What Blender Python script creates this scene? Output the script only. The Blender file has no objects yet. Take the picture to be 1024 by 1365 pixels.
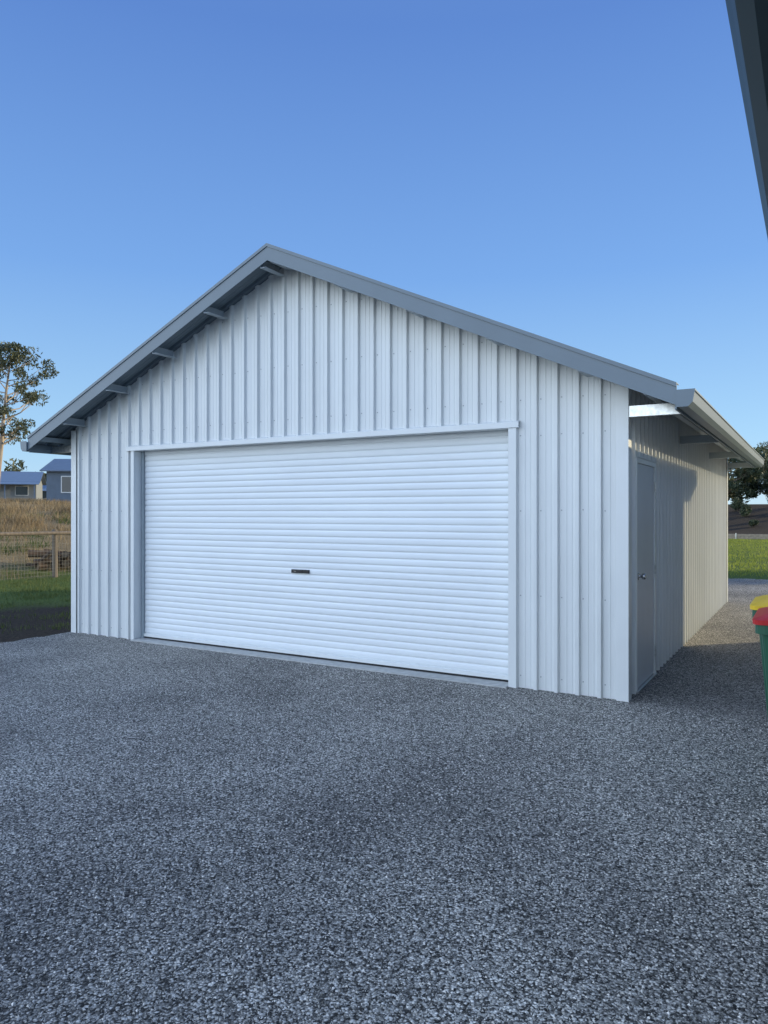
import bpy, math, random
import numpy as np
from mathutils import Vector, Matrix
random.seed(7); rng=np.random.default_rng(7)
sc=bpy.context.scene
sc.view_settings.view_transform='Standard'
sc.view_settings.look='None'
sc.view_settings.exposure=0

# ------------------------------------------------------------------ light
SUN_A=math.radians(45); SUN_E=math.radians(15)
S=Vector((math.cos(SUN_E)*math.cos(SUN_A),math.cos(SUN_E)*math.sin(SUN_A),math.sin(SUN_E)))
w=bpy.data.worlds.new("World"); sc.world=w; w.use_nodes=True
nt=w.node_tree; bg=nt.nodes["Background"]
sky=nt.nodes.new("ShaderNodeTexSky"); sky.sky_type='NISHITA'; sky.sun_disc=False
sky.sun_elevation=SUN_E; sky.sun_rotation=math.pi/2-SUN_A
sky.air_density=1.0; sky.dust_density=0.0; sky.ozone_density=2.5; sky.altitude=1500
tc=nt.nodes.new("ShaderNodeTexCoord"); sp=nt.nodes.new("ShaderNodeSeparateXYZ"); nt.links.new(tc.outputs["Generated"],sp.inputs[0])
def wramp(st):
    cr=nt.nodes.new("ShaderNodeValToRGB"); e=cr.color_ramp.elements
    while len(e)<len(st): e.new(0.5)
    for i,(p,c) in enumerate(st): e[i].position=p; e[i].color=(*c,1)
    nt.links.new(sp.outputs["Z"],cr.inputs[0]); return cr
# clear deep-blue sky in view; unseen opposite side boosted to light shed and foreground
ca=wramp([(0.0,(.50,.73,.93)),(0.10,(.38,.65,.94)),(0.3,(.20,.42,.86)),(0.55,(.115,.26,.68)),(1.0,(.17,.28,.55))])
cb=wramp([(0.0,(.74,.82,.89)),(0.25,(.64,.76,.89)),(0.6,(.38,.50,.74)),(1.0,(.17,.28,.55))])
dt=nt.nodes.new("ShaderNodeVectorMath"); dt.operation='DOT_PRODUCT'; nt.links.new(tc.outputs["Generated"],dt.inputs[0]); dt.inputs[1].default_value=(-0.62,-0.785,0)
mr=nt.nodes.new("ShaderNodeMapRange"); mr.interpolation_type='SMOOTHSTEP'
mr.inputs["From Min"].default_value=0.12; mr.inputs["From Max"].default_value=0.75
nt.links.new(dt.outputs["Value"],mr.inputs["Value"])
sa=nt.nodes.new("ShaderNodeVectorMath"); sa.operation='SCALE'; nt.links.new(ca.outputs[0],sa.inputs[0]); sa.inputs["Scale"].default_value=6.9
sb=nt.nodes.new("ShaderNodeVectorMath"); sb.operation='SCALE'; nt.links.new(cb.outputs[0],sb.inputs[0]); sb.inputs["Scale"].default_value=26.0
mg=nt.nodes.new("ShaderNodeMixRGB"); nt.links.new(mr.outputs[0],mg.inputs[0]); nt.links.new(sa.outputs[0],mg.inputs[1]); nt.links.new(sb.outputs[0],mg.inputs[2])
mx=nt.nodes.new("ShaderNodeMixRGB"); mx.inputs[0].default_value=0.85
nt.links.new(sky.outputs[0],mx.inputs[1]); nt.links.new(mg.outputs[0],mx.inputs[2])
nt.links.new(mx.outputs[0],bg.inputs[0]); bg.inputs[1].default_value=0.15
ld=bpy.data.lights.new("sun","SUN"); ld.energy=5.0; ld.angle=math.radians(0.5); ld.color=(1,0.85,0.56)
lo=bpy.data.objects.new("sun",ld); sc.collection.objects.link(lo); lo.location=(20,20,20)
lo.rotation_euler=S.to_track_quat('Z','Y').to_euler()

# ------------------------------------------------------------------ camera
cd=bpy.data.cameras.new("camera"); cam=bpy.data.objects.new("camera",cd); sc.collection.objects.link(cam)
cd.sensor_fit='VERTICAL'; cd.sensor_height=36; cd.lens=26.0; cd.clip_start=0.05; cd.clip_end=6000
cam.location=(1.402,-6.454,1.6); cam.rotation_euler=(math.radians(90.05),0,math.radians(30.3))
sc.camera=cam

# ------------------------------------------------------------------ helpers
def empty(name,loc=(0,0,0),rz=0):
    o=bpy.data.objects.new(name,None); sc.collection.objects.link(o); o.location=loc; o.rotation_euler=(0,0,rz); return o
def mesh(name,v,f,mat,parent=None,smooth=False):
    m=bpy.data.meshes.new(name)
    m.from_pydata([tuple(p) for p in v] if not isinstance(v,np.ndarray) else v.tolist(),[],f if not isinstance(f,np.ndarray) else f.tolist())
    m.update()
    if smooth:
        m.polygons.foreach_set("use_smooth",[True]*len(m.polygons))
    o=bpy.data.objects.new(name,m); sc.collection.objects.link(o)
    if mat: m.materials.append(mat)
    if parent: o.parent=parent
    return o
class MB:
    def __init__(s): s.v=[]; s.f=[]
    def quad(s,a,b,c,d):
        n=len(s.v); s.v+= [a,b,c,d]; s.f.append((n,n+1,n+2,n+3))
    def box(s,x0,x1,y0,y1,z0,z1):
        n=len(s.v)
        s.v+=[(x0,y0,z0),(x1,y0,z0),(x1,y1,z0),(x0,y1,z0),(x0,y0,z1),(x1,y0,z1),(x1,y1,z1),(x0,y1,z1)]
        for q in ((0,3,2,1),(4,5,6,7),(0,1,5,4),(1,2,6,5),(2,3,7,6),(3,0,4,7)): s.f.append(tuple(n+i for i in q))
    def prism(s,pts,axis,a,b):
        n=len(s.v); k=len(pts)
        for t in (a,b):
            for p in pts:
                s.v.append((p[0],t,p[1]) if axis=='y' else (t,p[0],p[1]))
        s.f.append(tuple(range(n,n+k))); s.f.append(tuple(range(n+2*k-1,n+k-1,-1)))
        for i in range(k):
            j=(i+1)%k; s.f.append((n+i,n+k+i,n+k+j,n+j))
    def tube(s,pts,rad,k=8,cap=True):
        pts=[Vector(p) for p in pts]; n=len(s.v)
        for i,p in enumerate(pts):
            d=(pts[min(i+1,len(pts)-1)]-pts[max(i-1,0)]).normalized()
            a=d.orthogonal().normalized() if abs(d.z)<0.99 else Vector((1,0,0)); a=(a-d*a.dot(d)).normalized(); b=d.cross(a)
            for j in range(k):
                t=2*math.pi*j/k; q=p+(a*math.cos(t)+b*math.sin(t))*rad[i]; s.v.append(tuple(q))
        for i in range(len(pts)-1):
            for j in range(k):
                j2=(j+1)%k; s.f.append((n+i*k+j,n+i*k+j2,n+(i+1)*k+j2,n+(i+1)*k+j))
        if cap:
            s.f.append(tuple(n+j for j in range(k))); m=n+(len(pts)-1)*k; s.f.append(tuple(m+j for j in range(k)))
    def obj(s,name,mat,parent=None,smooth=False,bevel=0):
        o=mesh(name,s.v,s.f,mat,parent,smooth)
        if bevel:
            b=o.modifiers.new("bevel","BEVEL"); b.width=bevel; b.segments=2; b.limit_method='ANGLE'
        return o

def newmat(name):
    m=bpy.data.materials.new(name); m.use_nodes=True; return m,m.node_tree,m.node_tree.nodes["Principled BSDF"]
def N(nt,t,**kw):
    n=nt.nodes.new(t)
    for k,v in kw.items():
        if hasattr(n,k): setattr(n,k,v)
        else: n.inputs[k].default_value=v
    return n
def ramp(nt,stops):
    r=nt.nodes.new("ShaderNodeValToRGB"); e=r.color_ramp.elements
    while len(e)<len(stops): e.new(0.5)
    for i,(p,c) in enumerate(stops):
        e[i].position=p; e[i].color=(c[0],c[1],c[2],1)
    return r
def coord(nt,scale=None):
    t=nt.nodes.new("ShaderNodeTexCoord")
    if scale is None: return t.outputs["Object"]
    m=nt.nodes.new("ShaderNodeMapping"); m.inputs["Scale"].default_value=scale
    nt.links.new(t.outputs["Object"],m.inputs[0]); return m.outputs[0]
def paint(name,c,rough=0.4,var=0.06,metal=0.0,scale=3,bump=0.0,stretch=(1,1,1),spec=0.5,oilcan=0.0):
    m,nt,b=newmat(name); L=nt.links
    no=N(nt,"ShaderNodeTexNoise"); no.inputs["Scale"].default_value=scale; no.inputs["Detail"].default_value=6
    L.new(coord(nt,stretch),no.inputs["Vector"])
    r=ramp(nt,[(0.3,[x*(1-var) for x in c]),(0.7,[min(1,x*(1+var)) for x in c])])
    L.new(no.outputs["Fac"],r.inputs[0]); L.new(r.outputs[0],b.inputs["Base Color"])
    b.inputs["Roughness"].default_value=rough; b.inputs["Metallic"].default_value=metal
    b.inputs["Specular IOR Level"].default_value=spec
    if bump:
        bp=N(nt,"ShaderNodeBump"); bp.inputs["Strength"].default_value=bump; bp.inputs["Distance"].default_value=0.01
        L.new(no.outputs["Fac"],bp.inputs["Height"]); L.new(bp.outputs[0],b.inputs["Normal"])
    if oilcan:
        n2=N(nt,"ShaderNodeTexNoise"); n2.inputs["Scale"].default_value=4.0; n2.inputs["Detail"].default_value=1
        L.new(coord(nt,(1,1,0.5)),n2.inputs["Vector"])
        bp=N(nt,"ShaderNodeBump"); bp.inputs["Strength"].default_value=1; bp.inputs["Distance"].default_value=oilcan
        L.new(n2.outputs["Fac"],bp.inputs["Height"]); L.new(bp.outputs[0],b.inputs["Normal"])
    return m

M_wall=paint("white_steel_cladding",(0.68,0.70,0.69),0.33,0.04,stretch=(1,1,0.25),oilcan=0.012)
M_trim=paint("white_steel_trim",(0.70,0.72,0.71),0.35,0.03)
M_roller=paint("roller_door_paint",(0.75,0.78,0.79),0.45,0.03,stretch=(0.3,1,2))
M_roof=paint("grey_blue_roof_steel",(0.14,0.18,0.21),0.42,0.05)
M_galv=paint("galvanised_steel",(0.6,0.61,0.60),0.3,0.2,metal=0.9,scale=30)
M_frame=paint("steel_grey_outrigger",(0.42,0.47,0.50),0.45,0.06)
M_guide=paint("door_guide_grey",(0.30,0.35,0.38),0.45,0.06)
M_screw=paint("screw_heads",(0.34,0.36,0.37),0.5,0.06)
M_black=paint("black_plastic",(0.015,0.015,0.017),0.35,0.1)
M_chrome=paint("brushed_chrome",(0.55,0.55,0.55),0.25,0.05,metal=1)
M_door=paint("grey_door_paint",(0.55,0.58,0.60),0.4,0.03)
M_conc=paint("concrete_sill",(0.42,0.42,0.40),0.85,0.18,scale=18,bump=0.3)
M_bin=paint("green_bin_plastic",(0.012,0.085,0.045),0.4,0.1)
M_red=paint("red_lid_plastic",(0.45,0.02,0.02),0.4,0.08)
M_yel=paint("yellow_lid_plastic",(0.75,0.50,0.03),0.4,0.08)
M_wood=paint("weathered_timber",(0.17,0.14,0.11),0.9,0.35,scale=14,bump=0.5,stretch=(1,1,0.2))
M_log=paint("firewood_bark",(0.07,0.045,0.03),0.95,0.5,scale=12,bump=0.6)
M_logend=paint("cut_wood",(0.16,0.11,0.065),0.9,0.4,scale=20)
M_wire=paint("fence_wire",(0.16,0.155,0.14),0.6,0.1,metal=0.3)
M_glass=paint("window_glass",(0.03,0.04,0.05),0.08,0.05)
M_hroof=paint("house_roof_steel",(0.12,0.17,0.25),0.4,0.08)
M_hwall=paint("house_wall_render",(0.24,0.26,0.27),0.8,0.06)
M_hwall2=paint("blue_grey_weatherboard",(0.14,0.18,0.23),0.7,0.08)
M_fascia=paint("dark_teal_gutter",(0.02,0.04,0.048),0.5,0.08,spec=0.25)
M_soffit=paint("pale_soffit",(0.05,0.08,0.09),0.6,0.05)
M_render=paint("pale_grey_render",(0.62,0.64,0.65),0.85,0.05,scale=10,bump=0.15)
M_bark=paint("gum_bark",(0.38,0.31,0.24),0.9,0.3,scale=4,stretch=(1,1,0.4))
M_dbark=paint("dark_bark",(0.12,0.09,0.07),0.9,0.3,scale=5)
M_sleeper=paint("sleeper_timber",(0.30,0.24,0.17),0.9,0.25,scale=8)

def leafmat(name,c1,c2,c3,scale=0.9,trans=0.25):
    m,nt,b=newmat(name); L=nt.links
    n1=N(nt,"ShaderNodeTexNoise"); n1.inputs["Scale"].default_value=scale; n1.inputs["Detail"].default_value=5
    L.new(coord(nt),n1.inputs["Vector"])
    g=nt.nodes.new("ShaderNodeNewGeometry")
    ma=N(nt,"ShaderNodeMath",operation='MULTIPLY_ADD'); ma.inputs[1].default_value=0.45
    L.new(g.outputs["Random Per Island"],ma.inputs[0])
    mb=N(nt,"ShaderNodeMath",operation='MULTIPLY'); mb.inputs[1].default_value=0.6
    L.new(n1.outputs["Fac"],mb.inputs[0]); L.new(mb.outputs[0],ma.inputs[2])
    r=ramp(nt,[(0.25,c1),(0.5,c2),(0.8,c3)]); L.new(ma.outputs[0],r.inputs[0])
    L.new(r.outputs[0],b.inputs["Base Color"]); b.inputs["Roughness"].default_value=0.6
    tr=N(nt,"ShaderNodeBsdfTranslucent"); L.new(r.outputs[0],tr.inputs[0])
    mx=N(nt,"ShaderNodeMixShader"); mx.inputs[0].default_value=trans
    L.new(b.outputs[0],mx.inputs[1]); L.new(tr.outputs[0],mx.inputs[2])
    L.new(mx.outputs[0],nt.nodes["Material Output"].inputs["Surface"])
    return m
M_gleaf=leafmat("gum_leaves",(0.035,0.05,0.025),(0.085,0.10,0.05),(0.17,0.17,0.08))
M_dleaf=leafmat("dark_leaves",(0.02,0.035,0.015),(0.045,0.065,0.03),(0.09,0.10,0.045))
M_dry=leafmat("dry_grass",(0.13,0.09,0.045),(0.25,0.18,0.095),(0.40,0.30,0.16),0.6,0.3)
M_green=leafmat("green_grass",(0.04,0.065,0.015),(0.08,0.115,0.025),(0.15,0.17,0.045),0.6,0.45)
M_lawn=leafmat("lawn_grass",(0.10,0.14,0.02),(0.22,0.27,0.035),(0.36,0.38,0.06),0.4,0.5)

# ------------------------------------------------------------------ terrain
def sstep(a,b,x):
    t=np.clip((x-a)/(b-a),0,1); return t*t*(3-2*t)
def H(x,y):
    x=np.asarray(x,float); y=np.asarray(y,float)
    s=np.maximum(-15.3-x,0); left=2.95*(1-np.exp(-s/20))*sstep(0,4,s)
    back=(0.28*sstep(43.15,43.25,y)+2.0*sstep(43.5,60,y))
    bump=0.06*np.sin(x*0.7+1)*np.sin(y*0.55)*sstep(-16,-22,x)
    return np.maximum(left,back)+bump*1.0
def axis_coords(lo,hi,dense0,dense1,step):
    a=list(np.arange(dense0,dense1+1e-6,step)); g=step
    x=dense1
    while x<hi: g*=1.25; x+=g; a.append(x)
    x=dense0; g=step
    while x>lo: g*=1.25; x-=g; a.insert(0,x)
    return np.array(a)
xs=axis_coords(-2500,2500,-60,12,1.0); ys=axis_coords(-2500,2500,-10,62,1.0)
ys=np.sort(np.concatenate([ys,[43.15,43.25]]))
X,Y=np.meshgrid(xs,ys); Z=H(X,Y)
v=np.stack([X.ravel(),Y.ravel(),Z.ravel()],1); nx=len(xs); ny=len(ys)
ii,jj=np.meshgrid(np.arange(nx-1),np.arange(ny-1)); a=(jj*nx+ii).ravel()
f=np.stack([a,a+1,a+nx+1,a+nx],1)
m,nt,b=newmat("field_ground"); L=nt.links
n1=N(nt,"ShaderNodeTexNoise"); n1.inputs["Scale"].default_value=0.35; n1.inputs["Detail"].default_value=8; L.new(coord(nt),n1.inputs["Vector"])
n2=N(nt,"ShaderNodeTexNoise"); n2.inputs["Scale"].default_value=22; n2.inputs["Detail"].default_value=6; L.new(coord(nt),n2.inputs["Vector"])
rg=ramp(nt,[(0.3,(0.04,0.06,0.018)),(0.55,(0.09,0.13,0.03)),(0.75,(0.15,0.18,0.05))]); L.new(n2.outputs["Fac"],rg.inputs[0])
rd=ramp(nt,[(0.3,(0.12,0.09,0.05)),(0.55,(0.24,0.18,0.10)),(0.75,(0.34,0.27,0.16))]); L.new(n2.outputs["Fac"],rd.inputs[0])
rs=ramp(nt,[(0.3,(0.022,0.018,0.014)),(0.7,(0.065,0.05,0.038))]); L.new(n2.outputs["Fac"],rs.inputs[0])
sx=N(nt,"ShaderNodeSeparateXYZ"); L.new(coord(nt),sx.inputs[0])
ma=N(nt,"ShaderNodeMath",operation='MULTIPLY_ADD'); ma.inputs[1].default_value=-6; L.new(n1.outputs["Fac"],ma.inputs[0]); L.new(sx.outputs["X"],ma.inputs[2])
mr=N(nt,"ShaderNodeMapRange"); mr.inputs["From Min"].default_value=-18; mr.inputs["From Max"].default_value=-21; L.new(ma.outputs[0],mr.inputs["Value"])
mx=N(nt,"ShaderNodeMixRGB"); L.new(mr.outputs[0],mx.inputs[0]); L.new(rg.outputs[0],mx.inputs[1]); L.new(rd.outputs[0],mx.inputs[2])
mr2=N(nt,"ShaderNodeMapRange"); mr2.inputs["From Min"].default_value=-14.0; mr2.inputs["From Max"].default_value=-12.4; L.new(ma.outputs[0],mr2.inputs["Value"])
mr3=N(nt,"ShaderNodeMapRange"); mr3.inputs["From Min"].default_value=12; mr3.inputs["From Max"].default_value=10; L.new(sx.outputs["Y"],mr3.inputs["Value"])
mm=N(nt,"ShaderNodeMath",operation='MULTIPLY'); L.new(mr2.outputs[0],mm.inputs[0]); L.new(mr3.outputs[0],mm.inputs[1])
mx2=N(nt,"ShaderNodeMixRGB"); L.new(mm.outputs[0],mx2.inputs[0]); L.new(mx.outputs[0],mx2.inputs[1]); L.new(rs.outputs[0],mx2.inputs[2])
mr4=N(nt,"ShaderNodeMapRange"); mr4.inputs["From Min"].default_value=43.2; mr4.inputs["From Max"].default_value=43.4; L.new(sx.outputs["Y"],mr4.inputs["Value"])
mr5=N(nt,"ShaderNodeMapRange"); mr5.inputs["From Min"].default_value=-28; mr5.inputs["From Max"].default_value=-22; L.new(sx.outputs["X"],mr5.inputs["Value"])
m5=N(nt,"ShaderNodeMath",operation='MULTIPLY'); L.new(mr4.outputs[0],m5.inputs[0]); L.new(mr5.outputs[0],m5.inputs[1])
mx3=N(nt,"ShaderNodeMixRGB"); L.new(m5.outputs[0],mx3.inputs[0]); L.new(mx2.outputs[0],mx3.inputs[1]); L.new(rs.outputs[0],mx3.inputs[2])
L.new(mx3.outputs[0],b.inputs["Base Color"]); b.inputs["Roughness"].default_value=0.95; b.inputs["Specular IOR Level"].default_value=0.1
bp=N(nt,"ShaderNodeBump"); bp.inputs["Distance"].default_value=0.05; bp.inputs["Strength"].default_value=0.8; L.new(n2.outputs["Fac"],bp.inputs["Height"]); L.new(bp.outputs[0],b.inputs["Normal"])
mesh("ground",v,f,m,smooth=True)

# gravel sheet
m,nt,b=newmat("crushed_stone_gravel"); L=nt.links; co=coord(nt)
dis=N(nt,"ShaderNodeTexNoise"); dis.inputs["Scale"].default_value=70; L.new(co,dis.inputs["Vector"])
vm=N(nt,"ShaderNodeVectorMath",operation='MULTIPLY_ADD'); vm.inputs[1].default_value=(0.012,0.012,0.012); L.new(dis.outputs["Color"],vm.inputs[0]); L.new(co,vm.inputs[2])
v1=N(nt,"ShaderNodeTexVoronoi"); v1.inputs["Scale"].default_value=105; L.new(vm.outputs[0],v1.inputs["Vector"])
v2=N(nt,"ShaderNodeTexVoronoi"); v2.inputs["Scale"].default_value=200; L.new(vm.outputs[0],v2.inputs["Vector"])
s1=N(nt,"ShaderNodeSeparateColor"); L.new(v1.outputs["Color"],s1.inputs[0])
s2=N(nt,"ShaderNodeSeparateColor"); L.new(v2.outputs["Color"],s2.inputs[0])
stops=[(0.0,(0.02,0.019,0.018)),(0.25,(0.075,0.072,0.066)),(0.45,(0.28,0.268,0.245)),(0.75,(0.53,0.505,0.46)),(1.0,(0.85,0.81,0.74))]
r1=ramp(nt,stops); L.new(s1.outputs[0],r1.inputs[0]); r2=ramp(nt,stops); L.new(s2.outputs[1],r2.inputs[0])
gt=N(nt,"ShaderNodeMath",operation='GREATER_THAN'); gt.inputs[1].default_value=0.6; L.new(s1.outputs[2],gt.inputs[0])
mx=N(nt,"ShaderNodeMixRGB"); L.new(gt.outputs[0],mx.inputs[0]); L.new(r1.outputs[0],mx.inputs[1]); L.new(r2.outputs[0],mx.inputs[2])
rc=ramp(nt,[(0.35,(1,1,1)),(0.75,(0.22,0.22,0.22))]); L.new(v1.outputs["Distance"],rc.inputs[0])
mc=N(nt,"ShaderNodeMixRGB",blend_type='MULTIPLY'); mc.inputs[0].default_value=0.85; L.new(mx.outputs[0],mc.inputs[1]); L.new(rc.outputs[0],mc.inputs[2])
nb=N(nt,"ShaderNodeTexNoise"); nb.inputs["Scale"].default_value=0.45; nb.inputs["Detail"].default_value=8; nb.inputs["Roughness"].default_value=0.62; L.new(co,nb.inputs["Vector"])
rb=ramp(nt,[(0.34,(0.58,0.58,0.59)),(0.5,(0.97,0.97,0.96)),(0.66,(1.3,1.3,1.27))]); L.new(nb.outputs["Fac"],rb.inputs[0])
mo=N(nt,"ShaderNodeMixRGB",blend_type='MULTIPLY'); mo.inputs[0].default_value=1; L.new(mc.outputs[0],mo.inputs[1]); L.new(rb.outputs[0],mo.inputs[2])
L.new(mo.outputs[0],b.inputs["Base Color"]); b.inputs["Roughness"].default_value=0.75; b.inputs["Specular IOR Level"].default_value=0.3
inv=N(nt,"ShaderNodeMath",operation='MULTIPLY_ADD'); inv.inputs[1].default_value=-1; L.new(v1.outputs["Distance"],inv.inputs[0]); L.new(s1.outputs[1],inv.inputs[2])
bp=N(nt,"ShaderNodeBump"); bp.inputs["Distance"].default_value=0.005; bp.inputs["Strength"].default_value=0.8; L.new(inv.outputs[0],bp.inputs["Height"]); L.new(bp.outputs[0],b.inputs["Normal"])
M_gravel=m
pts=[]
def edge(p,q,n,amp):
    for i in range(n):
        t=i/n; x=p[0]+(q[0]-p[0])*t; y=p[1]+(q[1]-p[1])*t
        pts.append((x+random.uniform(-amp,amp),y+random.uniform(-amp,amp),0.005))
edge((-7.3,-40),(-7.22,-0.02),300,0.05); edge((-7.22,0),(-7.2,8.1),40,0.0); edge((-7.2,10.5),(-1,13.2),60,0.08); edge((-1,13.2),(7,14),60,0.1); edge((7,14),(14,-40),40,0.1)
mesh("gravel_driveway",pts,[tuple(range(len(pts)))],M_gravel)

# loose stones standing proud of the driveway
def stones(n,x0,x1,y0,y1):
    base=np.array([(1,0,0),(-.5,.87,0),(-.5,-.87,0),(0.1,0.1,.8)]); fc=[(0,1,3),(1,2,3),(2,0,3)]
    p=np.stack([rng.uniform(x0,x1,n),rng.uniform(y0,y1,n)],1); r=rng.uniform(0.004,0.009,n); a=rng.uniform(0,6.28,n)
    V=np.empty((n,4,3))
    for i in range(4):
        bx,by,bz=base[i]; jx=bx+rng.uniform(-.25,.25,n); jy=by+rng.uniform(-.25,.25,n)
        V[:,i,0]=p[:,0]+r*(jx*np.cos(a)-jy*np.sin(a)); V[:,i,1]=p[:,1]+r*(jx*np.sin(a)+jy*np.cos(a)); V[:,i,2]=0.004+(r*bz*rng.uniform(.6,1.2,n) if i==3 else 0)
    F=(np.arange(n)[:,None,None]*4+np.array(fc)[None]).reshape(-1,3)
    return mesh("loose_gravel",V.reshape(-1,3),F,M_stone)
m,nt,b=newmat("loose_stone"); g=nt.nodes.new("ShaderNodeNewGeometry"); r=ramp(nt,[(0,(0.03,0.03,0.03)),(0.35,(0.12,0.12,0.11)),(0.6,(0.38,0.37,0.34)),(1,(0.75,0.72,0.67))])
nt.links.new(g.outputs["Random Per Island"],r.inputs[0]); nt.links.new(r.outputs[0],b.inputs["Base Color"]); b.inputs["Roughness"].default_value=0.8; M_stone=m
stones(70000,-4.2,1.8,-5.5,-0.15)

# ------------------------------------------------------------------ shed
shed=empty("metal_shed")
W=7.15; LEN=8.05; RX=-W/2; APEX=4.417; SL=0.45; OH=0.36; RT=0.082
def zr(x): return APEX-SL*abs(x-RX)
P=0.19; RH=0.031
def profile(L0,L1,start=0.06):
    pr=[(L0,0.0)]; x=L0+start-P*math.ceil(start/P)
    while x<L1+P:
        for dx,h in ((-0.027,0),(-0.015,RH),(0.015,RH),(0.027,0),(0.078,0),(0.082,0.003),(0.090,0.003),(0.094,0),(0.126,0),(0.130,0.003),(0.138,0.003),(0.142,0)):
            xx=x+dx
            if L0+0.001<xx<L1-0.001: pr.append((xx,h))
        x+=P
    pr.append((L1,0.0)); return pr
OX0,OX1,OZ=-5.98,-1.03,2.375
def wall_strip(name,pr,zb,zt,fn,mat,parent,breaks=()):
    P2=[]
    for (a,ha),(b_,hb) in zip(pr[:-1],pr[1:]):
        cuts=[a]+[c for c in breaks if a<c<b_]+[b_]
        for c,d in zip(cuts[:-1],cuts[1:]):
            t0=(c-a)/(b_-a); t1=(d-a)/(b_-a)
            P2.append((c,ha+(hb-ha)*t0,d,ha+(hb-ha)*t1))
    B=MB()
    for a,ha,c,hc in P2:
        mid=(a+c)/2
        B.quad(fn(a,ha,zb(mid)),fn(c,hc,zb(mid)),fn(c,hc,zt(c)),fn(a,ha,zt(a)))
    return B.obj(name,mat,parent)
zt=lambda x: zr(x)-RT-0.002
wall_strip("front_wall",profile(-W,0,0.10),lambda x: OZ+0.02 if OX0<x<OX1 else 0.0,zt,lambda x,h,z:(x,-h,z),M_wall,shed,(RX,OX0,OX1))
wall_strip("back_wall",profile(-W,0),lambda x:0,zt,lambda x,h,z:(x,LEN+h,z),M_wall,shed,(RX,))
DY0,DY1,DZ=0.30,1.20,2.09
wall_strip("side_wall_right",profile(0,LEN,0.10),lambda y: DZ if DY0<y<DY1 else 0.0,lambda y:zr(0)-RT-0.02,lambda y,h,z:(h,y,z),M_wall,shed,(DY0,DY1))
wall_strip("side_wall_left",profile(0,LEN),lambda y:0,lambda y:zr(0)-RT-0.02,lambda y,h,z:(-W-h,y,z),M_wall,shed)
# corner flashings
B=MB(); hz=zr(0)-RT-0.035
for cx,sx_ in ((0,1),(-W,-1)):
    for cy,sy in ((0,-1),(LEN,1)):
        t=0.037
        x0,x1=sorted((cx-sx_*0.065,cx+sx_*t)); y0,y1=sorted((cy+sy*(t-0.003),cy+sy*t)); B.box(x0,x1,y0,y1,0.004,hz)
        x0,x1=sorted((cx+sx_*(t-0.003),cx+sx_*t)); y0,y1=sorted((cy-sy*0.065,cy+sy*(t-0.003))); B.box(x0,x1,y0,y1,0.004,hz)
B.obj("corner_flashings",M_trim,shed)
# screws
B=MB()
def disc(c,axis,r=0.006):
    n=len(B.v)
    for k in range(6):
        a=k*math.pi/3
        for d in (0,0.004):
            if axis=='y': B.v.append((c[0]+r*math.cos(a),c[1]-d,c[2]+r*math.sin(a)))
            else: B.v.append((c[0]+d,c[1]+r*math.cos(a),c[2]+r*math.sin(a)))
    B.f.append(tuple(n+2*k+1 for k in range(6)))
    for k in range(6): B.f.append((n+2*k,n+2*k+1,n+(2*k+3)%12,n+(2*k+2)%12))
x=-W+0.10+0.045
while x<-0.05:
    for z in (0.12,0.85,1.62,2.30,2.62,3.2,3.8):
        if z<zr(x)-0.15 and not (OX0-0.1<x<OX1+0.1 and z<2.5): disc((x,0,z+random.uniform(-.006,.006)),'y')
    x+=P
y=0.145
while y<LEN:
    for z in (0.12,0.85,1.62,2.30):
        if not(DY0-0.08<y<DY1+0.08 and z<DZ+.1): disc((0,y,z+random.uniform(-.006,.006)),'x')
    y+=P
B.obj("cladding_screws",M_screw,shed)
# opening trims
B=MB()
B.box(OX0-0.055,OX0,-0.037,-0.034,0.005,OZ-0.003); B.box(OX0-0.003,OX0,-0.034,0.12,0.005,OZ-0.003)
B.box(OX1,OX1+0.075,-0.039,-0.036,0.005,OZ-0.003); B.box(OX1,OX1+0.003,-0.036,0.12,0.005,OZ-0.003); B.box(OX1+0.068,OX1+0.075,-0.036,0.0,0.005,OZ-0.003)
B.obj("door_jamb_flashings",M_trim,shed)
B=MB(); B.prism([(-0.048,OZ),(-0.048,OZ+0.05),(-0.003,OZ+0.068),(-0.003,OZ+0.064),(-0.045,OZ+0.047),(-0.045,OZ+0.003),(0.12,OZ+0.003),(0.12,OZ)],'x',OX0-0.13,OX1+0.10)
B.obj("door_head_flashing",M_trim,shed)
# roller door
prof=[]; z=0.075; pz=0.070; DYP=0.115
while z<OZ+0.05:
    for t,h in ((0,0.0),(0.08,0.0),(0.16,0.0062),(0.28,0.0082),(0.5,0.0086),(0.74,0.0082),(0.87,0.0062),(0.95,0.0)): prof.append((z+t*pz,h))
    z+=pz
V=[];F=[]
for zz,h in prof: V+=[(OX0+0.01,DYP-h,zz),(OX1-0.01,DYP-h,zz)]
for i in range(len(prof)-1): F.append((2*i,2*i+1,2*i+3,2*i+2))
mesh("roller_door_curtain",V,F,M_roller,shed,smooth=True)
B=MB(); B.box(OX0+0.01,OX1-0.01,DYP-0.03,DYP+0.012,0.038,0.076); B.obj("roller_door_bottom_rail",M_trim,shed,bevel=0.003)
B=MB(); B.box(OX0+0.02,OX1-0.02,DYP-0.015,DYP+0.005,0.012,0.038); B.obj("roller_door_rubber_seal",M_black,shed)
B=MB(); B.box(OX0+0.0035,OX0+0.045,DYP-0.035,DYP-0.016,0.012,OZ); B.box(OX1-0.045,OX1-0.0035,DYP-0.035,DYP-0.016,0.012,OZ); B.obj("roller_door_guides",M_guide,shed)
B=MB(); B.box(-3.61,-3.37,DYP-0.028,DYP-0.008,0.935,0.975); B.box(-3.52,-3.46,DYP-0.036,DYP-0.028,0.942,0.968); B.obj("roller_door_lock",M_black,shed,bevel=0.004)
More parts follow.
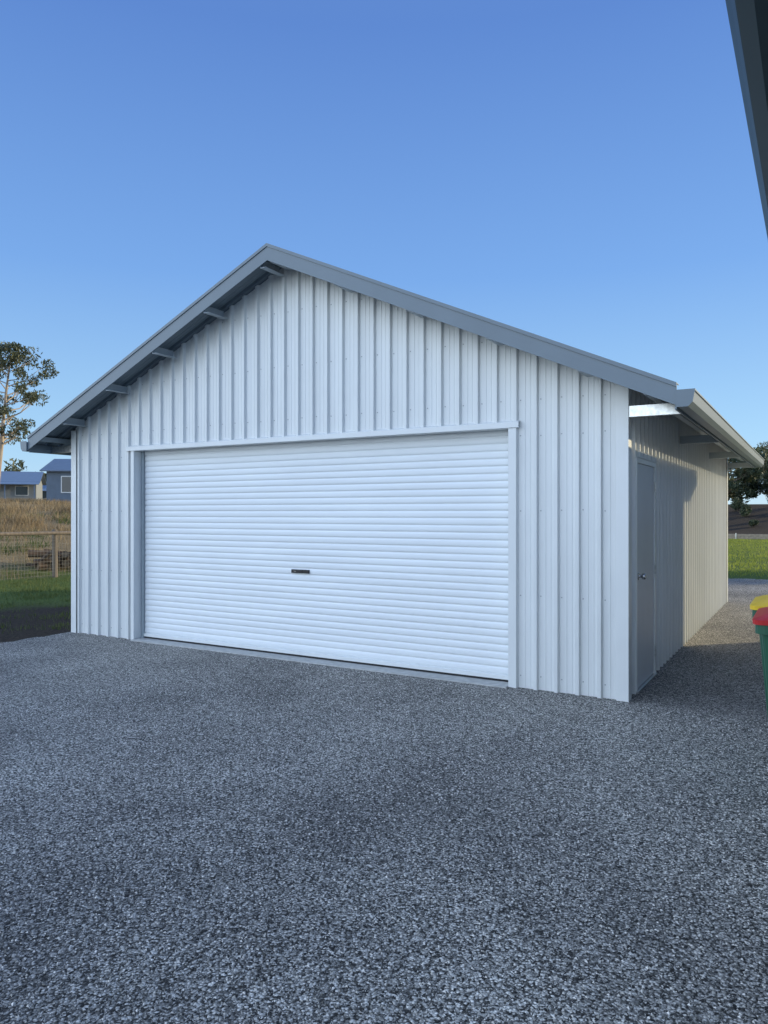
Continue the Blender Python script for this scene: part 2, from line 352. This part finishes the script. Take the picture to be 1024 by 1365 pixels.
B=MB(); B.box(-3.575,-3.545,DYP-0.030,DYP-0.028,0.951,0.959); B.obj("roller_door_lock_keyplate",M_chrome,shed)
B=MB(); B.box(OX0+0.0,OX1,-0.10,0.20,0.001,0.016); B.obj("concrete_sill",M_conc,shed,bevel=0.004)
B=MB(); B.box(-W+0.02,-0.02,0.21,LEN-0.02,0.001,0.05); B.obj("floor_slab",M_conc,shed)
# side door
B=MB(); B.box(0.0,0.036,DY0,DY0+0.045,0.02,DZ); B.box(0.0,0.036,DY1-0.045,DY1,0.02,DZ); B.box(0.0,0.036,DY0+0.045,DY1-0.045,DZ-0.045,DZ); B.obj("side_door_frame",M_trim,shed,bevel=0.002)
B=MB(); B.box(0.012,0.026,DY0-0.03,DY1+0.03,DZ+0.001,DZ+0.06); B.box(0.026,0.045,DY0-0.03,DY1+0.03,DZ+0.001,DZ+0.006); B.obj("side_door_head_flashing",M_trim,shed)
B=MB(); B.box(-0.02,0.024,DY0+0.048,DY1-0.048,0.03,DZ-0.048); B.obj("side_door_leaf",M_door,shed,bevel=0.002)
B=MB(); B.box(-0.02,0.05,DY0,DY1,0.006,0.022); B.obj("side_door_threshold",M_galv,shed)
B=MB(); B.tube([(0.024,DY0+0.12,1.03),(0.030,DY0+0.12,1.03)],[0.034,0.032],16); B.tube([(0.026,DY0+0.12,1.03),(0.055,DY0+0.12,1.03),(0.06,DY0+0.12,1.03),(0.085,DY0+0.12,1.03),(0.092,DY0+0.12,1.03)],[0.012,0.012,0.026,0.028,0.016],16); B.obj("side_door_knob",M_chrome,shed,smooth=True)
B=MB()
for z in (0.25,1.05,1.85): B.tube([(0.040,DY1-0.045,z-0.05),(0.040,DY1-0.045,z+0.05)],[0.008,0.008],8)
B.obj("side_door_hinges",M_galv,shed)

# roof sheets
def roof_side(name,sgn):
    pr=profile(-OH+0.02,LEN+OH-0.02); B=MB(); xe=RX+sgn*(W/2+0.50)
    for (a,ha),(c,hc) in zip(pr[:-1],pr[1:]):
        B.quad((RX,a,zr(RX)-RT+ha),(xe,a,zr(xe)-RT+ha),(xe,c,zr(xe)-RT+hc),(RX,c,zr(RX)-RT+hc))
    o=B.obj(name,M_roof,shed); return o
roof_side("roof_sheet_right",1); roof_side("roof_sheet_left",-1)
B=MB()
B.prism([(RX-0.22,zr(RX-0.22)-0.035),(RX,APEX-0.035),(RX+0.22,zr(RX+.22)-0.035),(RX+0.22,zr(RX+.22)-0.030),(RX,APEX-0.028),(RX-0.22,zr(RX-.22)-0.030)],'y',-OH+0.01,LEN+OH-0.01); B.obj("ridge_cap",M_roof,shed)
# barge boards
B=MB()
BX=W/2+0.47; bh=0.165
for ya,yb in ((-OH-0.012,-OH),(LEN+OH,LEN+OH+0.012)):
    for s in (1,-1):
        xe=RX+s*BX; B.prism([(RX,APEX),(xe,zr(xe)),(xe,zr(xe)-bh),(RX,APEX-bh)],'y',ya,yb)
for ya,yb in ((-OH-0.022,-OH+0.10),(LEN+OH-0.10,LEN+OH+0.022)):
    for s in (1,-1):
        xe=RX+s*BX; B.prism([(RX,APEX+0.003),(xe,zr(xe)+0.003),(xe,zr(xe)+0.012),(RX,APEX+0.012)],'y',ya,yb)
for ya,yb in ((-OH-0.022,-OH-0.0125),(LEN+OH+0.0125,LEN+OH+0.022)):
    for s in (1,-1):
        xe=RX+s*BX; B.prism([(RX,APEX+0.003),(xe,zr(xe)+0.003),(xe,zr(xe)-0.022),(RX,APEX-0.022)],'y',ya,yb)
B.obj("barge_boards",M_roof,shed)
# fascia + gutters
B=MB(); G=MB()
for s in (1,-1):
    xf=RX+s*BX
    a,b_=sorted((xf-s*0.015,xf-s*0.001)); B.box(a,b_,-OH+0.001,LEN+OH-0.001,2.40,zr(xf)-RT-0.01)
    o=lambda d:xf+s*d
    zb=2.415
    G.prism([(o(0.0),zb+0.01),(o(0.01),zb),(o(0.085),zb),(o(0.118),zb+0.035),(o(0.125),zb+0.115),(o(0.135),zb+0.12),(o(0.135),zb+0.132),(o(0.118),zb+0.132),(o(0.110),zb+0.045),(o(0.08),zb+0.01),(o(0.008),zb+0.012),(o(0.005),zb+0.1),(o(0.0),zb+0.1)],'y',-OH-0.03,LEN+OH+0.03)
    for ya,yb in ((-OH-0.034,-OH-0.0305),(LEN+OH+0.0305,LEN+OH+0.034)):
        G.prism([(o(0.0),zb),(o(0.085),zb-0.001),(o(0.119),zb+0.035),(o(0.136),zb+0.133),(o(0.0),zb+0.133)],'y',ya,yb)
B.obj("eave_fascia",M_roof,shed); G.obj("gutters",M_roof,shed)
# outriggers (purlin ends at gables)
B=MB()
for k in range(5):
    for s in (-1,1):
        x=RX+s*(0.10+0.81*k); top=zr(x)-RT-0.004; dp=0.095 if s<0 else 0.05
        for ya,yb in ((-OH+0.002,-0.037),(LEN+0.037,LEN+OH-0.002)):
            a,c=sorted((x,x+s*0.003)); B.box(a,c,ya,yb,top-dp,top-0.004)
            a,c=sorted((x+s*.003,x-s*0.075)); B.box(a,c,ya,yb,top-dp-0.004,top-dp-0.0005)
B.obj("purlin_outriggers",M_frame,shed)
B=MB(); C=MB()
for s in (1,-1):
    for y in (2.75,5.45,LEN+0.075):
        xa,xb=sorted((0.035 if s==1 else -W-0.035, RX+s*(BX-0.016))); B.box(xa,xb,y-0.03,y+0.03,2.40,2.49)
    xa,xb=sorted((0.038 if s==1 else -W-0.038, RX+s*(BX-0.016))); C.box(xa,xb,-0.02,0.0,2.405,2.50); C.box(xa,xb,-0.05,-0.021,2.405,2.408)
B.obj("eave_outriggers",M_guide,shed,bevel=0.003); C.obj("galvanised_eave_bracket",M_galv,shed)
B=MB()
for s in (1,-1):
    x=RX+s*(W/2+0.25); B.box(x-0.03,x+0.03,-OH+0.01,LEN+OH-0.01,zr(x)-0.16,zr(x)-0.10)
B.obj("eave_purlins",M_guide,shed)

# ------------------------------------------------------------------ neighbouring house on the right (camera stands under its eave)
house=empty("rendered_house")
HY0,HY1=-14,4.9; WX=1.95
B=MB(); B.box(WX,10.5,HY0,HY1,0.0,2.62); B.obj("walls",M_render,house)
GX=1.255
B=MB()
B.prism([(GX+0.018,2.50),(GX+0.03,2.455),(GX+0.06,2.435),(GX+0.125,2.435),(GX+0.125,2.55),(GX+0.12,2.55),(GX+0.12,2.445),(GX+0.06,2.445),(GX+0.035,2.465),(GX+0.02,2.56),(GX+0.002,2.56),(GX+0.002,2.55)],'y',HY0-.5,HY1+.5)
B.obj("gutter",M_fascia,house)
B=MB(); B.box(GX+0.126,GX+0.145,HY0-.5,HY1+.5,2.42,2.62); B.obj("fascia",M_fascia,house)
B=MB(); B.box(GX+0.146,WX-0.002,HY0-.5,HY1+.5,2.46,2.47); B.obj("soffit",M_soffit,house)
B=MB(); hx=6.2
B.prism([(GX+0.06,2.60),(hx,4.35),(11.1,2.6),(11.1,2.64),(hx,4.40),(GX+0.06,2.64)],'y',HY0-.5,HY1+.5); B.obj("roof",M_hroof,house)
B=MB()
for yy in (HY0+0.003,HY1-0.003): B.prism([(WX,2.62),(10.5,2.62),(hx,4.33)],'y',yy-0.002,yy+0.002)
B.obj("gable_ends",M_render,house)
B=MB(); B.box(WX-0.03,WX-0.003,-0.2,1.6,0.9,2.1); B.obj("window_frame",M_trim,house)
B=MB(); B.box(WX-0.035,WX-0.0305,-0.14,0.68,0.96,2.04); B.box(WX-0.035,WX-0.0305,0.74,1.54,0.96,2.04); B.obj("window_glass",M_glass,house)

# ------------------------------------------------------------------ wheelie bins
def wheelie(name,x0,y0,lid,rz=0):
    e=empty(name,(x0,y0,0),rz)
    def ring(z,x0,x1,y0,y1,r=0.05):
        out=[]
        for cx,cy,a0 in ((x1-r,y1-r,0),(x0+r,y1-r,90),(x0+r,y0+r,180),(x1-r,y0+r,270)):
            for k in range(5):
                a=math.radians(a0+k*22.5); out.append((cx+r*math.cos(a),cy+r*math.sin(a),z))
        return out
    def loft(nm,rings,mat):
        V=[];F=[];k=len(rings[0])
        for r in rings: V+=r
        for i in range(len(rings)-1):
            for j in range(k): F.append((i*k+j,i*k+(j+1)%k,(i+1)*k+(j+1)%k,(i+1)*k+j))
        F.append(tuple(range(k))); F.append(tuple((len(rings)-1)*k+j for j in range(k)))
        return mesh(nm,V,F,mat,e)
    loft("body",[ring(0.06,0.11,0.56,0.07,0.51),ring(0.10,0.10,0.57,0.065,0.515),ring(0.93,0.03,0.62,0.02,0.56),ring(0.935,0.0,0.64,0.0,0.58),ring(0.985,0.0,0.64,0.0,0.58)],M_bin)
    loft("lid",[ring(0.987,-0.012,0.66,-0.01,0.59),ring(1.012,-0.014,0.66,-0.012,0.592),ring(1.03,0.03,0.64,0.03,0.55,0.06),ring(1.06,0.12,0.58,0.10,0.48,0.08)],lid)
    B=MB(); B.tube([(0.70,0.08,0.98),(0.70,0.50,0.98)],[0.016,0.016],10); B.box(0.64,0.70,0.08,0.11,0.96,0.985); B.box(0.64,0.70,0.47,0.50,0.96,0.985); B.obj("handle",M_bin,e)
    B=MB()
    for y in (0.02,0.52): B.tube([(0.60,y,0.10),(0.60,y+0.045,0.10)],[0.10,0.10],20)
    B.tube([(0.60,0.0,0.10),(0.60,0.58,0.10)],[0.012,0.012],8); B.obj("wheels",M_black,e)
    return e
wheelie("wheelie_bin",1.11,-1.93,M_red); wheelie("wheelie_bin",1.05,-1.25,M_yel)

# ------------------------------------------------------------------ fence
fence=empty("farm_fence"); FX=-14.9
B=MB(); y=-16.6
while y<26:
    h=1.18+random.uniform(-0.03,0.06); l=random.uniform(-0.02,0.02)
    B.tube([(FX,y,-0.05),(FX+l,y+l,h)],[0.075,0.068],10); y+=2.43
B.obj("posts",M_wood,fence)
B=MB(); y=-16.6
while y<24:
    z0=1.10+random.uniform(-.015,.015); B.tube([(FX+0.07,y-0.04,z0),(FX+0.07,y+2.47,1.10+random.uniform(-.015,.015))],[0.045,0.042],8); y+=2.43
B.obj("top_rails",M_wood,fence)
B=MB(); t=0.004
for z in np.arange(0.06,1.06,0.085): B.box(FX+0.075,FX+0.075+t,-16.6,26,z,z+t)
for yy in np.arange(-16.6,26,0.085): B.box(FX+0.080,FX+0.080+t,yy,yy+t,0.03,1.06)
B.obj("wire_mesh",M_wire,fence)
# firewood (low, partly hidden in grass behind the fence)
pile=empty("firewood_pile",(-16.6,7.2,float(H(-16.6,7.2))))
B=MB();E=MB()
for k in range(36):
    r=random.uniform(0.06,0.12); q=Vector((random.gauss(0,.3),random.gauss(0,0.5),random.uniform(0.05,0.6)*math.exp(-random.random()*0.7)))
    d=Vector((random.uniform(-1,1),random.uniform(-1,1),random.uniform(-.35,.35))).normalized()*random.uniform(0.18,0.4)
    p0=q-d; p1=q+d; B.tube([p0,p1],[r,r*0.9],7,cap=False); dn=d.normalized()*0.004
    E.tube([p1-dn*2,p1-dn],[r*0.88,r*0.88],7); E.tube([p0+dn,p0+dn*2],[r*0.97,r*0.97],7)
B.obj("logs",M_log,pile); E.obj("cut_ends",M_logend,pile)

# ------------------------------------------------------------------ grasses
def blades(name,px,py,h,wd,mat,lean=0.35):
    n=len(px); ang=rng.uniform(0,2*np.pi,n); hz=h*rng.uniform(0.5,1.2,n); z=H(px,py)
    dx=np.cos(ang)*wd/2; dy=np.sin(ang)*wd/2
    la=rng.uniform(0,2*np.pi,n); ln=hz*lean*rng.uniform(0,1.3,n)
    v=np.empty((n,3,3))
    v[:,0]=np.stack([px-dx,py-dy,z-0.01],1); v[:,1]=np.stack([px+dx,py+dy,z-0.01],1)
    v[:,2]=np.stack([px+np.cos(la)*ln,py+np.sin(la)*ln,z+hz],1)
    return mesh(name,v.reshape(-1,3),np.arange(3*n).reshape(-1,3),mat)
def clumped(x0,x1,y0,y1,n,nc,spread):
    cx=rng.uniform(x0,x1,nc); cy=rng.uniform(y0,y1,nc); i=rng.integers(0,nc,n)
    return cx[i]+rng.normal(0,spread,n),cy[i]+rng.normal(0,spread,n)
px,py=clumped(-14.8,-9.2,-3,14,24000,700,0.16); k=(px<-9.4-0.9*np.sin(py*1.3)); blades("grass",px[k],py[k],0.07,0.012,M_green)
px,py=clumped(-9.8,-7.4,-3,3,1800,60,0.12); k=px<-7.35; blades("grass",px[k],py[k],0.06,0.010,M_green)
px,py=clumped(-17.5,-15.0,-4,18,9000,500,0.15); blades("grass",px,py,0.12,0.014,M_green)
px,py=clumped(-24,-15.2,-4,24,13000,150,0.3); blades("dry_grass",px,py,0.34,0.014,M_dry)
px,py=clumped(-60,-20,0,45,42000,400,0.5); blades("dry_grass",px,py,0.30,0.03,M_dry,0.8)
px,py=clumped(-34,-24,2,26,10000,18,0.5); blades("dry_grass",px,py,0.6,0.03,M_dry,0.7)
px,py=clumped(-30,-18,2,22,5000,60,0.25); blades("grass",px,py,0.25,0.03,M_green,0.7)
px,py=clumped(-7,6,14,43,46000,3000,0.25); blades("lawn",px,py,0.07,0.02,M_lawn)

# ------------------------------------------------------------------ sleeper edging
sl=empty("sleeper_retaining_wall"); B=MB(); x=-22
while x<14:
    for z in (0.0,0.155): B.box(x+0.01,x+2.39,43.02,43.12,z+0.002,z+0.15)
    x+=2.4
B.obj("sleepers",M_sleeper,sl,bevel=0.01)
B=MB(); x=-22
while x<15: B.box(x-0.03,x+0.03,42.97,43.017,0,0.36); x+=2.4
B.obj("steel_posts",M_galv,sl)

# ------------------------------------------------------------------ trees
def leaf_cloud(centers,radii,n_each,size,droop=0.0):
    vs=[]
    for c,r,n in zip(centers,radii,n_each):
        d=rng.normal(0,1,(n,3)); d/=np.linalg.norm(d,axis=1)[:,None]; rr=rng.uniform(0.25,1,n)**0.6
        p=np.array(c)+d*rr[:,None]*np.array(r)
        a=rng.normal(0,1,(n,3)); a[:,2]-=droop; a/=np.linalg.norm(a,axis=1)[:,None]
        b=np.cross(a,rng.normal(0,1,(n,3))); b/=np.linalg.norm(b,axis=1)[:,None]
        s=size*rng.uniform(0.6,1.4,n)[:,None]
        vs.append(np.stack([p-a*s,p+b*s*0.35,p+a*s,p-b*s*0.35],1))
    v=np.concatenate(vs).reshape(-1,3); return v,np.arange(len(v)).reshape(-1,4)
def tree(name,base,height,crown_r,mat,bark,crown0=0.35,nl=26,leaves=220,size=0.13,r0=0.2,lean=(0,0),droop=0.8,seed=1,clr=(0.75,0.75,0.5)):
    R=random.Random(seed); z0=float(H(base[0],base[1])); e=empty(name,(base[0],base[1],z0))
    B=MB(); tr=[]
    for i in range(9):
        t=i/8; tr.append(Vector((lean[0]*t+R.uniform(-.12,.12)*height*0.04*(i>0),lean[1]*t+R.uniform(-.12,.12)*height*0.04*(i>0),height*0.86*t-0.1*(i==0))))
    B.tube(tr,[r0*(1-0.82*i/8)*(1.25 if i==0 else 1) for i in range(9)],9)
    cs=[];rs=[];ns=[]
    for k in range(nl):
        t=crown0+(1-crown0)*(k+0.5)/nl
        i=min(int(t*8),7); p=tr[i].lerp(tr[i+1],t*8-i)
        az=k*2.4+R.uniform(-.5,.5); env=math.sin(math.pi*min(1,max(0.08,(t-crown0)/(1-crown0)*0.82+0.16)))
        ln=crown_r*env*R.uniform(0.55,1.1); up=R.uniform(0.25,0.8)*ln
        q=p+Vector((math.cos(az)*ln,math.sin(az)*ln,up)); m1=p.lerp(q,0.5)+Vector((0,0,-0.1*ln))
        rr=r0*(1-0.82*t)*0.55
        B.tube([p,m1,q],[rr,rr*0.6,rr*0.2],6)
        for j in range(3):
            q2=q+Vector((R.uniform(-1,1),R.uniform(-1,1),R.uniform(-0.5,0.7)))*crown_r*0.28
            B.tube([m1,q2],[rr*0.4,rr*0.12],4)
            cs.append(tuple(q2)); s=crown_r*R.uniform(0.13,0.26); rs.append((s*clr[0]*1.6,s*clr[1]*1.6,s*clr[2]*1.6)); ns.append(int(leaves*R.uniform(0.5,1.2)))
    B.obj("trunk_and_limbs",bark,e,smooth=True)
    v,f=leaf_cloud(cs,rs,ns,size,droop); mesh("foliage",v,f,mat,e)
    return e
tree("gum_tree",(-46.3,23.3),12.0,2.4,M_gleaf,M_bark,0.36,32,85,0.12,0.2,lean=(0.9,0.6),seed=21)
tree("gum_tree",(-51.5,19.5),9.5,2.4,M_gleaf,M_bark,0.35,16,110,0.13,0.18,lean=(-0.6,0.3),seed=9)
tree("garden_tree",(10.5,24.5),4.6,2.2,M_dleaf,M_dbark,0.2,18,110,0.12,0.14,seed=3)  # unseen tree, added out of view to cast shade on the near grass
tree("garden_tree",(0.5,66),6.8,2.6,M_gleaf,M_bark,0.25,20,120,0.14,0.14,seed=13)
tree("garden_tree",(-5.5,64),5.0,2.2,M_dleaf,M_dbark,0.2,20,120,0.14,0.12,seed=14)
def tree_line(name,p0,p1,n,hmin,hmax,mat,size=0.4,lv=420,depth=6):
    cs=[];rs=[];ns=[]
    for i in range(n):
        t=(i+rng.uniform(-.4,.4))/n; x=p0[0]+(p1[0]-p0[0])*t+rng.uniform(-depth,depth); y=p0[1]+(p1[1]-p0[1])*t+rng.uniform(-depth,depth)
        h=rng.uniform(hmin,hmax); z=float(H(x,y))
        for j in range(5):
            cs.append((x+rng.normal(0,h*0.2),y+rng.normal(0,h*0.2),z+h*rng.uniform(0.2,0.85))); r=h*rng.uniform(0.12,0.24); rs.append((r,r,r*0.8)); ns.append(lv//5)
    v,f=leaf_cloud(cs,rs,ns,size,0.3); return mesh(name,v,f,mat)
tree_line("distant_tree_line",(-130,30),(-85,110),90,4.5,7.5,M_gleaf,0.45,420)
tree_line("distant_tree_line",(-40,100),(60,85),80,5,9,M_gleaf,0.45,420)
tree_line("distant_tree_line",(-16,76),(14,80),22,3.5,6.5,M_dleaf,0.25,900,3)
# shrubs on the bank
def shrub(name,x,y,r,mat,seed=0):
    e=empty(name,(x,y,float(H(x,y)))); cs=[(rng.normal(0,r*.35),rng.normal(0,r*.35),r*0.8+rng.normal(0,r*.25)) for _ in range(9)]
    v,f=leaf_cloud(cs,[(r*.5,r*.5,r*.5)]*9,[150]*9,0.07,0); mesh("foliage",v,f,mat,e)
    B=MB()
    for k in range(5): B.tube([(0,0,-0.05),(cs[k][0],cs[k][1],cs[k][2])],[0.03,0.008],5)
    B.obj("stems",M_dbark,e)
for x,y,r in ((-1.2,56,0.75),(0.8,55,0.5),(-3.6,54,0.55),(-4.4,49,0.4),(-2.2,48,0.35),(1.6,49,0.4),(-2.9,52,0.5),(-0.9,51,0.45)): shrub("shrub",x,y,r,M_dleaf)

# ------------------------------------------------------------------ distant houses
def cottage(name,x,y,rz,w_,d,h,rise,mw,mr,ov=0.5,ver=True):
    e=empty(name,(x,y,float(H(x,y))-0.1),rz)
    B=MB(); B.box(-w_/2,w_/2,-d/2,d/2,0,h); B.obj("walls",mw,e)
    B=MB(); B.prism([(-d/2-ov,h-0.1),(0,h+rise),(d/2+ov,h-0.1),(d/2+ov,h-0.02),(0,h+rise+0.08),(-d/2-ov,h-0.02)],'x',-w_/2-ov,w_/2+ov); B.obj("roof",mr,e)
    B=MB(); B.prism([(-d/2,h),(0,h+rise-0.02),(d/2,h)],'x',-w_/2+0.003,w_/2-0.003); B.obj("gables",mw,e)
    B=MB(); C=MB(); n=max(2,int(w_/3))
    for i in range(n):
        cx=-w_/2+(i+0.5)*w_/n
        if i==n//2:
            C.box(cx-0.5,cx+0.5,-d/2-0.04,-d/2-0.003,0.1,2.1)
        else:
            C.box(cx-0.75,cx+0.75,-d/2-0.04,-d/2-0.003,0.9,2.1); B.box(cx-0.68,cx+0.68,-d/2-0.05,-d/2-0.041,0.97,2.03)
    B.obj("window_glass",M_glass,e); C.obj("window_and_door_frames",M_trim,e)
    if ver:
        B=MB()
        for i in range(5):
            cx=-w_/2+i*w_/4; B.box(cx-0.06,cx+0.06,-d/2-ov-1.6,-d/2-ov-1.48,0,h-0.35)
        B.prism([(-d/2-ov-1.8,h-0.4),(-d/2-ov,h-0.1),(-d/2-ov,h-0.04),(-d/2-ov-1.8,h-0.34)],'x',-w_/2-ov,w_/2+ov)
        B.obj("verandah",mr,e)
    return e
cottage("farm_house",-90,49,math.radians(50),13,8,2.6,1.4,M_hwall,M_hroof)
cottage("farm_house",-102,68,math.radians(60),12,7,2.4,1.2,M_hwall,M_hroof)
cottage("weatherboard_house",-44.0,30.6,math.radians(35),7,5,2.5,0.9,M_hwall2,M_hroof,0.35,False)
